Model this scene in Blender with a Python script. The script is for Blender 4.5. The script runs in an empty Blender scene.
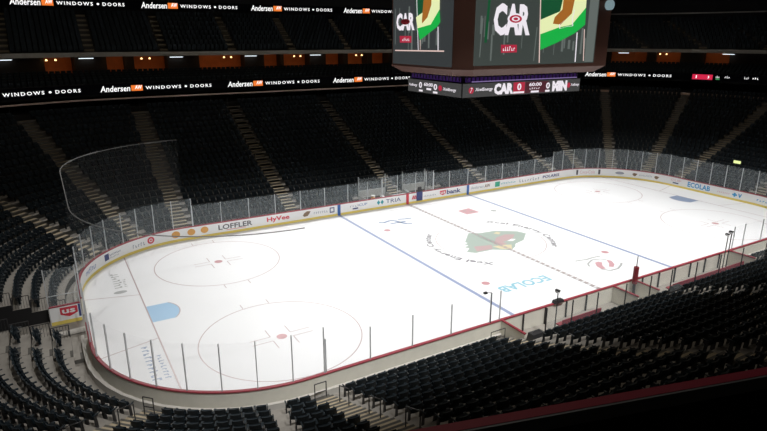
import bpy, math, random
import numpy as np
from mathutils import Vector, Matrix
random.seed(7)
C = bpy.context.scene.collection
sc = bpy.context.scene
PI = math.pi
FT = .3048

# ------------------------------------------------------------------ materials
MATS = {}
def mat(name, col, rough=.6, metal=0., spec=.5, noise=0., nscale=8., coat=0.):
    if name in MATS: return MATS[name]
    m = bpy.data.materials.new(name); m.use_nodes = True
    nt = m.node_tree; b = nt.nodes['Principled BSDF']
    b.inputs['Base Color'].default_value = (*col, 1)
    b.inputs['Roughness'].default_value = rough
    b.inputs['Metallic'].default_value = metal
    b.inputs['Specular IOR Level'].default_value = spec
    if noise:
        tc = nt.nodes.new('ShaderNodeTexCoord'); n = nt.nodes.new('ShaderNodeTexNoise')
        n.inputs['Scale'].default_value = nscale; n.inputs['Detail'].default_value = 5
        r = nt.nodes.new('ShaderNodeMix'); r.data_type = 'RGBA'
        r.inputs[6].default_value = (*[c * (1 - noise) for c in col], 1)
        r.inputs[7].default_value = (*[min(1, c * (1 + noise)) for c in col], 1)
        nt.links.new(tc.outputs['Object'], n.inputs['Vector'])
        nt.links.new(n.outputs['Fac'], r.inputs[0]); nt.links.new(r.outputs[2], b.inputs['Base Color'])
    MATS[name] = m; return m
def emit(name, col, s=1.):
    if name in MATS: return MATS[name]
    m = bpy.data.materials.new(name); m.use_nodes = True
    nt = m.node_tree; b = nt.nodes['Principled BSDF']
    b.inputs['Base Color'].default_value = (.01, .01, .01, 1)
    b.inputs['Emission Color'].default_value = (*col, 1)
    b.inputs['Emission Strength'].default_value = s
    MATS[name] = m; return m
def sheer(name, col, amount, rough=.3):
    m = bpy.data.materials.new(name); m.use_nodes = True
    nt = m.node_tree; b = nt.nodes['Principled BSDF']; out = nt.nodes['Material Output']
    b.inputs['Base Color'].default_value = (*col, 1); b.inputs['Roughness'].default_value = rough
    t = nt.nodes.new('ShaderNodeBsdfTransparent'); mx = nt.nodes.new('ShaderNodeMixShader')
    mx.inputs[0].default_value = amount
    nt.links.new(t.outputs[0], mx.inputs[1]); nt.links.new(b.outputs[0], mx.inputs[2])
    nt.links.new(mx.outputs[0], out.inputs['Surface'])
    MATS[name] = m; return m

ICE = mat('ice', (.83, .85, .88), .42, spec=.15, noise=.03, nscale=.35)
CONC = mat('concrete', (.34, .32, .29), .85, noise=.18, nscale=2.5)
CONCD = mat('shaded_concrete', (.115, .11, .10), .9, noise=.2, nscale=2)  # darker than the treads: shade on the risers is put into the colour
STEP = mat('step_concrete', (.50, .42, .29), .8, noise=.15, nscale=5)
CURB = mat('curb_concrete', (.62, .60, .56), .8, noise=.1, nscale=3)
BOARD = mat('board_white', (.90, .91, .92), .35)
BOARDOUT = mat('board_outside', (.76, .74, .66), .6, noise=.08, nscale=2)
YEL = mat('kick_yellow', (.85, .68, .16), .4)
RED = mat('rail_red', (.32, .04, .06), .5)
DRED = mat('ledge_red', (.30, .015, .04), .5)
SEAT = mat('seat_plastic', (.013, .023, .031), .55, spec=.3)
SEATC = mat('seat_cushion', (.010, .016, .022), .85, spec=.2)
ARM = mat('armrest_glint_grey', (.085, .095, .10), .5)  # glints on the merged seats' armrests, put into the colour
STEEL = mat('steel', (.32, .33, .34), .4, metal=.6)
ALU = mat('aluminium', (.62, .64, .66), .45, metal=.3)
DARK = mat('dark_metal', (.03, .03, .033), .5)
BLACK = mat('black_wall', (.012, .012, .013), .9)
BROWN = mat('scoreboard_brown', (.12, .05, .035), .6)
FASC = mat('fascia_grey', (.50, .47, .41), .7)
BAND = mat('fascia_tan', (.66, .50, .42), .7)
WOOD = mat('suite_wood', (.60, .19, .05), .6, noise=.25, nscale=1.2)
GLASS = sheer('hazed_glass_pane', (.62, .70, .74), .085, .3)  # milky mix stands in for the bright ice reflected in the panes
GLASSN = sheer('low_haze_glass_pane', (.62, .70, .74), .03, .3)  # same glass on the near side, with less reflection haze mixed in
NET = sheer('netting', (.55, .58, .60), .028, .9)
CABLE = mat('cable', (.22, .22, .22), .6)
P_BLUE = mat('paint_blue', (.30, .36, .54), .35)
P_RED = mat('paint_red', (.54, .30, .33), .35)
P_THIN = mat('paint_thin_red', (.47, .37, .39), .35)
P_GREY = mat('paint_grey', (.27, .27, .30), .35)
P_LGREY = mat('paint_light_grey', (.40, .42, .43), .35)
P_CREASE = mat('paint_crease', (.33, .55, .78), .35)
P_TEAL = mat('paint_sky', (.28, .54, .66), .35)
P_GREEN = mat('paint_green', (.39, .47, .43), .35)
P_LRED = mat('paint_soft_red', (.51, .38, .39), .35)
P_GOLD = mat('paint_gold', (.66, .60, .42), .35)
P_PINK = mat('paint_pink', (.60, .36, .40), .35)
P_SBLUE = mat('paint_soft_blue', (.26, .34, .50), .35)
A_BLACK = mat('ad_black', (.06, .06, .07), .4)
A_RED = mat('ad_red', (.65, .04, .07), .4)
A_BLUE = mat('ad_blue', (.03, .13, .42), .4)
A_SKY = mat('ad_sky', (.03, .33, .66), .4)
A_TEAL = mat('ad_teal', (.03, .36, .42), .4)
A_GREEN = mat('ad_green', (.03, .38, .24), .4)
A_NAVY = mat('ad_navy', (.04, .06, .20), .4)
A_ORANGE = mat('ad_orange', (.74, .38, .10), .4)
A_GREY = mat('ad_grey', (.36, .38, .44), .4)
A_PINK = mat('ad_pink', (.75, .45, .48), .4)
A_BROWN = mat('ad_brown', (.22, .14, .08), .4)

# ------------------------------------------------------------------ mesh building
class MB:
    def __init__(s): s.v = []; s.f = []
    def quad(s, a, b, c, d):
        n = len(s.v); s.v += [tuple(a), tuple(b), tuple(c), tuple(d)]; s.f.append((n, n+1, n+2, n+3))
    def poly(s, pts):
        n = len(s.v); s.v += [tuple(p) for p in pts]; s.f.append(tuple(range(n, n+len(pts))))
    def box8(s, p):      # p: 4 bottom (ccw) + 4 top
        n = len(s.v); s.v += [tuple(q) for q in p]
        for f in ((3,2,1,0),(4,5,6,7),(0,1,5,4),(1,2,6,5),(2,3,7,6),(3,0,4,7)): s.f.append(tuple(n+i for i in f))
    def box(s, cx, cy, z0, wx, wy, h, rot=0, taper=1.):
        c, sn = math.cos(rot), math.sin(rot); pts = []
        for z, k in ((z0, 1.), (z0+h, taper)):
            for a, b in ((-1,-1),(1,-1),(1,1),(-1,1)):
                x, y = a*wx/2*k, b*wy/2*k
                pts.append((cx+x*c-y*sn, cy+x*sn+y*c, z))
        s.box8(pts)
    def tube(s, a, b, r, n=6, r2=None):
        a = Vector(a); b = Vector(b); d = (b-a).normalized(); r2 = r if r2 is None else r2
        u = d.orthogonal().normalized(); w = d.cross(u); k = len(s.v)
        for P, R in ((a, r), (b, r2)):
            for i in range(n):
                t = 2*PI*i/n; s.v.append(tuple(P+R*(math.cos(t)*u+math.sin(t)*w)))
        for i in range(n): s.f.append((k+i, k+(i+1)%n, k+n+(i+1)%n, k+n+i))
        s.f.append(tuple(k+i for i in range(n))[::-1]); s.f.append(tuple(k+n+i for i in range(n)))
    def path(s, pts, r, n=6):
        for a, b in zip(pts[:-1], pts[1:]): s.tube(a, b, r, n)
    def build(s, name, m, parent=None, smooth=False):
        me = bpy.data.meshes.new(name); me.from_pydata(s.v, [], s.f); me.update()
        if m: me.materials.append(m)
        o = bpy.data.objects.new(name, me); C.objects.link(o)
        if parent: o.parent = parent
        return o
def tag(o, label=None, cat=None, group=None, kind=None):
    if label: o['label'] = label
    if cat: o['category'] = cat
    if group: o['group'] = group
    if kind: o['kind'] = kind
    return o
def empty(name, loc=(0,0,0), rz=0.):
    o = bpy.data.objects.new(name, None); C.objects.link(o); o.location = loc; o.rotation_euler = (0,0,rz)
    o.empty_display_size = .2; return o

# ------------------------------------------------------------------ the rink line and its offsets
SX, SY, CR = 21.95, 4.42, 8.53
CL = CR*PI/2
B = [-SX-CL-2*SY-CL, -SX-CL-2*SY, -SX-CL, -SX, SX, SX+CL, SX+CL+2*SY, SX+2*CL+2*SY, 3*SX+2*CL+2*SY]
TOT = B[-1]-B[0]
def base(L):
    while L < B[0]: L += TOT
    while L >= B[-1]: L -= TOT
    if L < B[1]: a = -PI/2-(L-B[0])/CR; return (-SX, -SY), a, CR
    if L < B[2]: return (-SX-CR, -SY+(L-B[1])), PI, 0
    if L < B[3]: a = PI-(L-B[2])/CR; return (-SX, SY), a, CR
    if L < B[4]: return (L, SY+CR), PI/2, 0
    if L < B[5]: a = PI/2-(L-B[4])/CR; return (SX, SY), a, CR
    if L < B[6]: return (SX+CR, SY-(L-B[5])), 0., 0
    if L < B[7]: a = -(L-B[6])/CR; return (SX, -SY), a, CR
    return (SX-(L-B[7]), -SY-CR), -PI/2, 0
def P(L, e=0., z=0.):
    (x, y), a, r = base(L); return (x+(r+e)*math.cos(a), y+(r+e)*math.sin(a), z)
def nang(L): return base(L)[1]
def LN(x): return B[7]+(SX-x)           # near side x -> L
def samples(L0, L1, dmax=1.2, extra=()):
    ks = {L0, L1}
    for b in list(B)+list(extra):
        for w in (b, b-TOT, b+TOT):
            if L0 < w < L1: ks.add(w)
    ks = sorted(ks); out = [ks[0]]
    for a, b in zip(ks[:-1], ks[1:]):
        mid = base((a+b)/2)[2]
        n = max(1, math.ceil((b-a)/(dmax if mid else 12)))
        for i in range(1, n+1): out.append(a+(b-a)*i/n)
    return out
def strip(mb, Ls, e0, z0, e1, z1):
    for a, b in zip(Ls[:-1], Ls[1:]):
        mb.quad(P(a, e0, z0), P(b, e0, z0), P(b, e1, z1), P(a, e1, z1))
def prism(mb, Ls, prof, caps=True):
    """closed profile [(e,z)...] swept along the rink line"""
    n = len(prof)
    for a, b in zip(Ls[:-1], Ls[1:]):
        for i in range(n):
            (e0, z0), (e1, z1) = prof[i], prof[(i+1)%n]
            mb.quad(P(a, e0, z0), P(b, e0, z0), P(b, e1, z1), P(a, e1, z1))
    if caps:
        mb.poly([P(Ls[0], e, z) for e, z in prof]); mb.poly([P(Ls[-1], e, z) for e, z in prof][::-1])
def rect(e0, z0, e1, z1): return [(e0, z0), (e1, z0), (e1, z1), (e0, z1)]
def metric(e):
    """map metric distance from far-side centre at offset e <-> L, for L>=-21.95-CL"""
    k = (CR+e)/CR
    def f(m):
        s = 1 if m >= 0 else -1; a = abs(m)
        if a <= SX: return m
        if a <= SX+CL*k: return s*(SX+(a-SX)/k)
        return s*(SX+CL+(a-SX-CL*k))
    return f

# ------------------------------------------------------------------ camera
cam = bpy.data.cameras.new('camera'); co = bpy.data.objects.new('camera', cam); C.objects.link(co)
CAM = Vector((-31.0129, -35.2645, 16.2974))
rx, rl, rz = 1.27408824, 8.96695e-04, -.528916658
Rm = Matrix.Rotation(rz, 3, 'Z') @ Matrix.Rotation(rx, 3, 'X') @ Matrix.Rotation(rl, 3, 'Z')
co.matrix_world = Matrix.Translation(CAM) @ Rm.to_4x4()
FPX = 581.13
cam.sensor_width = 36; cam.lens = FPX*36/767; cam.clip_start = .05; cam.clip_end = 400
sc.camera = co
RT = Rm.transposed()
def px(p):
    q = RT @ (Vector(p)-CAM)
    if q.z > -.1: return (-9999, -9999, 1)
    return (383.5+FPX*q.x/-q.z, 215.5-FPX*q.y/-q.z, -q.z)
def inframe(p, m=40):
    u, v, d = px(p); return -m < u < 767+m and -m < v < 431+m

# ------------------------------------------------------------------ text as flat mesh
def text2d(s, bold=0., shear=0., spacing=1.):
    cu = bpy.data.curves.new('t', 'FONT'); cu.body = s; cu.size = 1; cu.offset = bold; cu.shear = shear
    cu.space_character = spacing; cu.resolution_u = 2; cu.fill_mode = 'FRONT'
    o = bpy.data.objects.new('t', cu); C.objects.link(o)
    dg = bpy.context.evaluated_depsgraph_get(); dg.update()
    me = bpy.data.meshes.new_from_object(o.evaluated_get(dg))
    vs = [(v.co.x, v.co.y) for v in me.vertices]; fs = [tuple(p.vertices) for p in me.polygons]
    bpy.data.objects.remove(o); bpy.data.curves.remove(cu); bpy.data.meshes.remove(me)
    xs = [v[0] for v in vs]; ys = [v[1] for v in vs]
    x0, x1, y0, y1 = min(xs), max(xs), min(ys), max(ys)
    return [((x-x0)/(x1-x0), (y-y0)/(y1-y0)) for x, y in vs], fs
def map2d(shape, f, name, m, parent):
    vs, fs = shape
    mb = MB(); mb.v = [tuple(f(u, v)) for u, v in vs]; mb.f = fs
    return mb.build(name, m, parent)
def disc2d(n=28, inner=0.):
    if not inner:
        return [(.5+.5*math.cos(2*PI*i/n), .5+.5*math.sin(2*PI*i/n)) for i in range(n)], [tuple(range(n))]
    vs = []; fs = []
    for i in range(n):
        a = 2*PI*i/n
        vs += [(.5+.5*math.cos(a), .5+.5*math.sin(a)), (.5+.5*inner*math.cos(a), .5+.5*inner*math.sin(a))]
        j = (i+1)%n; fs.append((2*i, 2*j, 2*j+1, 2*i+1))
    return vs, fs
RECT = ([(0,0),(1,0),(1,1),(0,1)], [(0,1,2,3)])
def scribble(n, seed=1):
    r = random.Random(seed); vs = []; fs = []
    for i in range(n):
        x = (i+.1)/n; w = .55/n; h = .55+.45*r.random(); y = 0
        for q in ((x, y, w*.45, h), (x+w*.45, r.choice((0, .4, .75))*h, w*.55, .24)):
            k = len(vs); a, b, c, d = q; vs += [(a, b), (a+c, b), (a+c, b+d), (a, b+d)]; fs.append((k, k+1, k+2, k+3))
    return vs, fs

# ================================================================== THE ICE
mb = MB(); Ls = samples(B[0], B[-1], .6)
mb.poly([P(L, 0, 0) for L in Ls[:-1]][::-1])
ice = mb.build('floor_ice', ICE); tag(ice, kind='structure')
def flat(name, m, polys, z=.004):
    mb = MB()
    for p in polys: mb.poly([(x, y, z) for x, y in p])
    return mb.build(name, m, ice)
def bar(x0, y0, x1, y1): return [(x0, y0), (x1, y0), (x1, y1), (x0, y1)]
def ring(cx, cy, r, w, a0=0, a1=2*PI, n=56):
    out = []
    for i in range(n):
        a = a0+(a1-a0)*i/n; b = a0+(a1-a0)*(i+1)/n
        out.append([(cx+(r+k)*math.cos(t), cy+(r+k)*math.sin(t)) for k, t in ((-w/2, a), (w/2, a), (w/2, b), (-w/2, b))])
    return out
for s in (-1, 1):
    flat('blue_line', P_BLUE, [bar(s*25.5*FT-.15, -12.93, s*25.5*FT+.15, 12.93)])
    gx = s*89*FT; yy = SY+math.sqrt(CR**2-(abs(gx)-SX)**2)-.02
    flat('goal_line', P_THIN, [bar(gx-.04, -yy, gx+.04, yy)], .008)
    for t in (-1, 1):
        y0, y1 = t*11*FT, t*14*FT; x1 = s*(SX+CR-.02)
        flat('trapezoid_line', P_THIN, [[(gx, y0-.03), (x1, y1-.03), (x1, y1+.03), (gx, y0+.03)]], .006)
    pts = [(gx, -4*FT)]+[(gx-s*(4.5*FT), -4*FT)]
    a = math.asin(4/6.)
    for i in range(13):
        t = -a+2*a*i/12; pts.append((gx-s*6*FT*math.cos(t), 6*FT*math.sin(t)))
    pts += [(gx-s*4.5*FT, 4*FT), (gx, 4*FT)]
    flat('goal_crease', P_CREASE if s < 0 else P_SBLUE, [pts])
    edge = [q for q in pts]
    eb = []
    for p, q in zip(edge[1:-1][:-1], edge[1:-1][1:]):
        d = Vector((q[0]-p[0], q[1]-p[1])); 
        if d.length < 1e-6: continue
        n = Vector((-d.y, d.x)).normalized()*.03
        eb.append([(p[0]-n.x, p[1]-n.y), (q[0]-n.x, q[1]-n.y), (q[0]+n.x, q[1]+n.y), (p[0]+n.x, p[1]+n.y)])
    flat('crease_outline', P_THIN, eb, .008)
    for t in (-1, 1):
        cx, cy = s*69*FT, t*22*FT
        flat('faceoff_circle', P_THIN, ring(cx, cy, 15*FT, .06))
        flat('faceoff_dot', P_RED, [[(cx+.3*math.cos(i*PI/12), cy+.3*math.sin(i*PI/12)) for i in range(24)]])
        hs = []
        for a in (-1, 1):
            for b in (-1, 1):
                hs.append(bar(cx+a*.6, cy+b*.25-.025, cx+a*1.8, cy+b*.25+.025))
                hs.append(bar(cx+a*.6-.025, cy+b*.25, cx+a*.6+.025, cy+b*1.15))
                hs.append(bar(cx+a*.85-.025, cy+b*15*FT, cx+a*.85+.025, cy+b*(15*FT+.6)))
        flat('faceoff_hash', P_THIN, hs)
        flat('faceoff_dot', P_RED if (s, t) != (1, 1) else P_LGREY, [[(s*20*FT+.3*math.cos(i*PI/12), cy+.3*math.sin(i*PI/12)) for i in range(24)]])
flat('centre_line', mat('paint_centre', (.50, .44, .45), .35), [bar(-.15, -12.93+i*.52, .15, -12.93+i*.52+.30) for i in range(50)]+[bar(-.15, -12.93, -.10, 12.93), bar(.10, -12.93, .15, 12.93)], .010)
flat('centre_circle', P_THIN, ring(0, 0, 15*FT, .06))
BEAR = [(-0.4, 2.46), (-2.07, 0.77), (-2.0, 0.5), (-2.5, 0.3), (-2.3, 0.0), (-2.9, -.25), (-2.7, -.6), (-3.42, -1.17), (-2.89, -1.69), (-1.26, -1.78), (-0.02, -2.62),
        (0.82, -2.15), (1.28, -1.65), (2.56, -1.27), (3.95, -0.07), (3.66, 0.73), (3.03, 1.17), (1.97, 1.86), (0.56, 1.97)]
flat('bear_logo', P_GREEN, [BEAR], .004)
flat('bear_logo_red', P_LRED, [[(0.91, 0.34), (2.16, 0.63), (2.91, 0.19), (2.04, -0.48), (0.65, -0.81), (0.78, -1.2), (0.27, -1.37), (-0.35, -0.86)],
                           [(-2.12, -0.45), (-0.6, -0.87), (-1.13, -1.62), (-2.62, -1.49)]], .007)
flat('bear_logo_gold', P_GOLD, [[(-0.78, -1.22), (0.11, -1.28), (0.88, -1.63), (0.14, -2.51), (-0.54, -2.02)], [(1.45, 1.32), (1.98, 1.5), (2.13, 1.17), (1.7, 0.89)]], .009)
flat('bear_logo_eye', BOARD, [[(1.15, -0.78), (1.86, -0.54), (2.15, -0.78), (1.56, -1.02)]], .009)
def arc_text(s, r, a0, a1, h, m):          # clockwise, glyph tops outwards
    vs, fs = text2d(s, .035, spacing=1.1)
    def f(u, v):
        a = a0+(a1-a0)*u; R = r+h*v; return (R*math.cos(a), R*math.sin(a), .006)
    mb = MB(); mb.v = [f(*p) for p in vs]; mb.f = fs; return mb.build('circle_lettering', m, ice)
R_ = math.radians
arc_text('Xcel Energy Center', 4.8, R_(55), R_(-47), .75, P_GREY)
arc_text('Xcel Energy Center', 4.8, R_(-127), R_(-229), .75, P_GREY)
t = text2d('ECOLAB', .03)
map2d(t, lambda u, v: (-1.6-4.4*u, -7.65-.95*v, .006), 'ice_lettering', P_TEAL, ice)
t = text2d('XCEL', .02)
map2d(scribble(7, 5), lambda u, v: (-28.45+.55*v, 5.15+3.0*u, .006), 'ice_lettering', P_LGREY, ice)
map2d(scribble(5, 6), lambda u, v: (-27.82+.2*v, 5.2+1.6*u, .006), 'ice_lettering', P_LGREY, ice)
flat('ice_emblem', P_LGREY, [[(-28.2+.42*math.cos(i*PI/8), 4.42+.25*math.sin(i*PI/8)) for i in range(16)]])
map2d(scribble(10, 8), lambda u, v: (-28.2+.5*v, -4.0-4.0*u, .006), 'ice_lettering', P_SBLUE, ice)
map2d(scribble(9, 9), lambda u, v: (-27.6+.3*v, -5.3-2.7*u, .006), 'ice_lettering', P_SBLUE, ice)
def ribbon2(pts, w):
    out = []
    for i, (p, q) in enumerate(zip(pts[:-1], pts[1:])):
        d = Vector((q[0]-p[0], q[1]-p[1])); n = Vector((-d.y, d.x)).normalized()*w/2
        out.append([(p[0]-n.x, p[1]-n.y), (q[0]-n.x, q[1]-n.y), (q[0]+n.x, q[1]+n.y), (p[0]+n.x, p[1]+n.y)])
    return out
flat('swirl_emblem', P_PINK, [[(3.58, -7.87), (3.98, -7.83), (4.11, -8.09), (3.61, -8.54), (3.33, -9.1), (2.97, -8.97), (3.1, -8.43)],
                              [(4.84, -7.85), (5.0, -8.23), (4.6, -8.84), (4.07, -9.17), (3.83, -8.94), (4.37, -8.52)]], .006)
flat('swirl_emblem_tail', P_LGREY, ribbon2([(2.6, -8.2), (2.92, -7.77), (3.83, -7.36), (4.51, -7.53), (4.84, -7.85)], .14)+ribbon2([(2.97, -8.97), (3.27, -9.5), (4.09, -9.54), (4.88, -9.19), (5.3, -8.9)], .16)+ribbon2([(2.5, -6.9), (2.98, -6.96), (3.53, -7.09), (4.28, -7.04), (5.09, -7.12)], .16), .006)
flat('cross_emblem', P_SBLUE, ribbon2([(-5.61, 9.04), (-5.3, 8.74), (-4.42, 9.04), (-4.05, 8.82), (-3.84, 8.01), (-3.53, 7.38), (-3.12, 7.25)], .28)+ribbon2([(-4.88, 8.16), (-4.1, 8.16), (-3.27, 8.13)], .25)+ribbon2([(-3.57, 9.02), (-2.99, 8.8), (-2.24, 8.72)], .25), .006)
flat('square_emblem', P_PINK, [[(2.96, 8.42), (4.5, 8.64), (4.6, 7.0), (3.02, 7.01)]], .005)
flat('square_emblem_face', P_LRED, [[(3.3, 8.2), (3.8, 8.35), (3.75, 7.9), (3.3, 7.8)], [(3.7, 7.6), (4.3, 7.7), (4.3, 7.3), (3.7, 7.3)]], .007)
map2d(scribble(9, 3), lambda u, v: (2.8+2.1*u, 9.15+.3*v, .006), 'ice_lettering', P_LGREY, ice)

# ================================================================== BOWL STRUCTURE
N = 21
def E0(k): return .95+.9*k
def Z(k): return .45+.34*k+.0035*k*k
TUN = (-41.37, -37.77)
BX0, BX1 = -10.35, 12.0
BEN = (LN(BX1), LN(BX0))
PEN = (-5.5, 5.2)
def skip(k, L):
    while L < B[0]: L += TOT
    while L >= B[-1]: L -= TOT
    if TUN[0] < L < TUN[1]: return True
    if k < 2 and BEN[0] < L < BEN[1]: return True
    if k < 1 and PEN[0] < L < PEN[1]: return True
    return False
allL = samples(B[0], B[-1], .9, TUN+BEN+PEN)
tr, ri = MB(), MB()
for k in range(N):
    for a, b in zip(allL[:-1], allL[1:]):
        m = (a+b)/2
        if skip(k, m): continue
        z0 = Z(k-1) if k and not skip(k-1, m) else 0.
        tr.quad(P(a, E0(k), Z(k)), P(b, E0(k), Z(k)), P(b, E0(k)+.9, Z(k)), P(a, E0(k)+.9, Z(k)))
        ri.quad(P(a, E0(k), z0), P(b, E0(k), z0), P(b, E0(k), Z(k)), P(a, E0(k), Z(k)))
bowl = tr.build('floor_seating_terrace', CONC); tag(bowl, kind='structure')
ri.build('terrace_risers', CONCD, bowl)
g = MB(); strip(g, samples(B[0], B[-1], .9), .0, -.01, 22.5, -.01)
tag(g.build('floor_walkway', CONC), kind='structure')
c = MB()
Lc = [samples(B[0], TUN[0]-.1), samples(TUN[1]+.1, PEN[0]-.2), samples(PEN[1]+.2, BEN[0]-.2), samples(BEN[1]+.2, B[-1])]
for q in Lc: prism(c, q, rect(.30, 0, .46, .42))
for q in Lc: prism(c, q, rect(.121, -.005, .30, .2))
tag(c.build('trim_curb', CURB), kind='structure')
# sides of the resurfacer tunnel and of the bench recesses
w = MB()
for L in TUN:
    for k in range(N):
        w.quad(P(L, E0(k), 0), P(L, E0(k)+.9, 0), P(L, E0(k)+.9, Z(k)), P(L, E0(k), Z(k)))
tw = w.build('wall_tunnel', BLACK); tag(tw, kind='structure')  # the tunnel's shadow is put into the black wall colour
w = MB()
for L in BEN:
    for k in (0, 1): w.quad(P(L, E0(k), 0), P(L, E0(k)+.9, 0), P(L, E0(k)+.9, Z(k)), P(L, E0(k), Z(k)))
for L in PEN: w.quad(P(L, E0(0), 0), P(L, E0(0)+.9, 0), P(L, E0(0)+.9, Z(0)), P(L, E0(0), Z(0)))
tag(w.build('wall_bench_recess', CONCD), kind='structure')

# back of the lower bowl, ribbon balcony, suites, upper deck
UL = samples(-62+TOT-TOT if False else -57, 62, 1.2)
mb = MB(); strip(mb, samples(-57, 57, 1.2), 19.85, Z(N-1), 19.85, 9.2)
strip(mb, samples(-57, 57, 1.2), 19.85, 9.2, 26, 9.2); strip(mb, samples(-57, 57, 1.2), 26, 9.2, 26, 12.6)
tag(mb.build('wall_concourse', BLACK), kind='structure')
mb = MB(); prism(mb, samples(-57, 20, 1.2), rect(19.4, 10.1, 19.5, 10.25)); 
rail = mb.build('concourse_rail', BAND); tag(rail, 'thin tan rail under the lit ribbon of the far long side', 'rail')
mb = MB()
for i in range(40): 
    L = -56+i*1.9; mb = MB(); mb.tube(P(L, 19.45, Z(N-1)), P(L, 19.45, 10.1), .025); mb.build('post', DARK, rail)
mb = MB(); prism(mb, samples(21.5, 36.6, 1.2), rect(19.3, 8.55, 19.5, 8.95)); prism(mb, samples(37.6, 57, 1.2), rect(19.3, 8.55, 19.5, 8.95))
tag(mb.build('trim_end_wall_coping', BAND), kind='structure')
mb = MB(); prism(mb, samples(-57, 57, 1.2), rect(20.05, 10.45, 25.5, 10.6)); prism(mb, samples(-57, 57, 1.2), rect(20.05, 10.5, 20.3, 11.75))
for k in range(5): prism(mb, samples(-57, 57, 1.2), rect(20.4+.95*k, 10.9, 21.35+.95*k, 11.3+.2*k))
tag(mb.build('floor_club_balcony', BLACK), kind='structure')
mb = MB(); prism(mb, samples(-57, 57, 1.2), rect(25.2, 12.1, 29, 12.25)); strip(mb, samples(-57, 57, 1.2), 29, 12.25, 29, 14.3)
su = mb.build('wall_suites', WOOD); tag(su, kind='structure')
mb = MB(); prism(mb, samples(-57, 57, 1.2), rect(26, 14.25, 26.25, 14.72))
tag(mb.build('trim_upper_deck_fascia', FASC), kind='structure')
mb = MB(); prism(mb, samples(-57, 57, 1.2), rect(26.2, 14.28, 30, 14.45))
for k in range(8): prism(mb, samples(-57, 57, 1.2), rect(26.6+.8*k, 14.3, 27.4+.8*k, 14.75+.55*k))
tag(mb.build('floor_upper_deck', mat('deck_concrete', (.09,.085,.08), .9)), kind='structure')
mb = MB(); strip(mb, samples(-57, 57, 1.2), 33.2, 18, 33.2, 27)
tag(mb.build('wall_upper', BLACK), kind='structure')
mb = MB(); mb.poly([(-75, -62, 27), (75, -62, 27), (75, 55, 27), (-75, 55, 27)])
tag(mb.build('ceiling', BLACK), kind='structure')
# suite partitions and dark interiors between the glowing bays
mb = MB()
m26 = metric(26)
lit = [(-28.3, 2.2), (-22.7, 1.2), (-18.9, 3.0), (-12.1, 1.6), (-9.3, 2.8), (-3.8, 1.6), (-.4, 3.0), (5.2, 2.0), (8.8, 2.4), (12.5, 2.0), (41.5, 3), (46.6, 2.2), (52.8, 4.2), (58.2, 2.5), (64.5, 2.6)]
edges = []
for cc, h in lit: edges += [cc-h/2-.35, cc+h/2+.35]
edges = [-52]+edges+[72]
for a, b in zip(edges[0::2], edges[1::2]):
    if b-a > .1: prism(mb, samples(m26(a), m26(b), 1.2), rect(27.2, 12.25, 28.9, 14.25))
tag(mb.build('wall_suite_partitions', mat('suite_dark', (.03, .022, .018), .8)), kind='structure')
for cc, h in lit:
    L = m26(cc); p = P(L, 26.6, 14.15)
    ld = bpy.data.lights.new('suite_light', 'AREA'); ld.shape = 'RECTANGLE'; ld.size = h; ld.size_y = .3; ld.energy = 4; ld.color = (1, .55, .25)
    lo = bpy.data.objects.new('suite_light', ld); C.objects.link(lo); lo.location = p
    # faces outwards and down to the suite's back wall
    d = Vector((math.cos(nang(L)), math.sin(nang(L)), -.55)); lo.rotation_euler = d.to_track_quat('-Z', 'Y').to_euler()
LAMPW = emit('warm_lamp', (1, .62, .25), 3.2); LAMPC = emit('cool_lamp', (.75, .85, .9), 1.6)
fx = MB(); 
def suite_lamp(L, warm):
    t = empty('ceiling_lamp', P(L, 26.9, 14.0), nang(L)+PI/2)
    if warm:
        for s in (-1, 1):
            mb = MB(); mb.tube((s*.45, 0, .05), (s*.45, 0, .25), .02); mb.build('lamp_stem', DARK, t)
            mb = MB(); mb.tube((s*.45, 0, -.12), (s*.45, 0, .06), .13, 10, .07); mb.build('lamp_shade', LAMPW, t)
    else:
        mb = MB(); mb.box(0, 0, .03, 1.5, .2, .08); mb.build('lamp_diffuser', LAMPC, t)
        mb = MB(); mb.box(0, 0, .11, 1.6, .26, .1); mb.build('lamp_housing', DARK, t)
    return t
for cc in (-29.15, -19.5, -9.8, -.44, 8.85, 57.5):
    t = suite_lamp(m26(cc), True); tag(t, 'pair of warm glowing ceiling lamps in an orange suite bay', 'lamp', 'warm lamp pairs in the suites')
for cc in (-33.5, -25.7, -16.0, -6.8, 2.2, 52.0, 66.0):
    t = suite_lamp(m26(cc), False); tag(t, 'dim cool white strip lamp on the suite ceiling', 'lamp', 'cool strip lamps in the suites')

# ================================================================== SEATS
def seat_boxes(detail=True):
    """local: +y faces the ice, origin on the tread at the seat centre"""
    back = MB(); nx = 4; 
    # curved back shell
    pts = []
    for i in range(nx+1):
        x = -.225+.45*i/nx; bow = .045*(1-(2*i/nx-1)**2)
        pts.append((x, bow))
    for (xa, ba), (xb, bb) in zip(pts[:-1], pts[1:]):
        def q(x, b, z, t): return (x, -.10-b-.14*(z-.42)/.45+t, z)
        back.box8([q(xa, ba, .42, -.03), q(xb, bb, .42, -.03), q(xb, bb, .42, .03), q(xa, ba, .42, .03),
                   q(xa*.94, ba, .86, -.025), q(xb*.94, bb, .86, -.025), q(xb*.94, bb, .86, .02), q(xa*.94, ba, .86, .02)])
    pan = MB()   # tipped up
    pan.box8([(-.21, -.05, .40), (.21, -.05, .40), (.21, .06, .40), (-.21, .06, .40), (-.20, -.13, .74), (.20, -.13, .74), (.20, -.05, .76), (-.20, -.05, .76)])
    return back, pan
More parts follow.
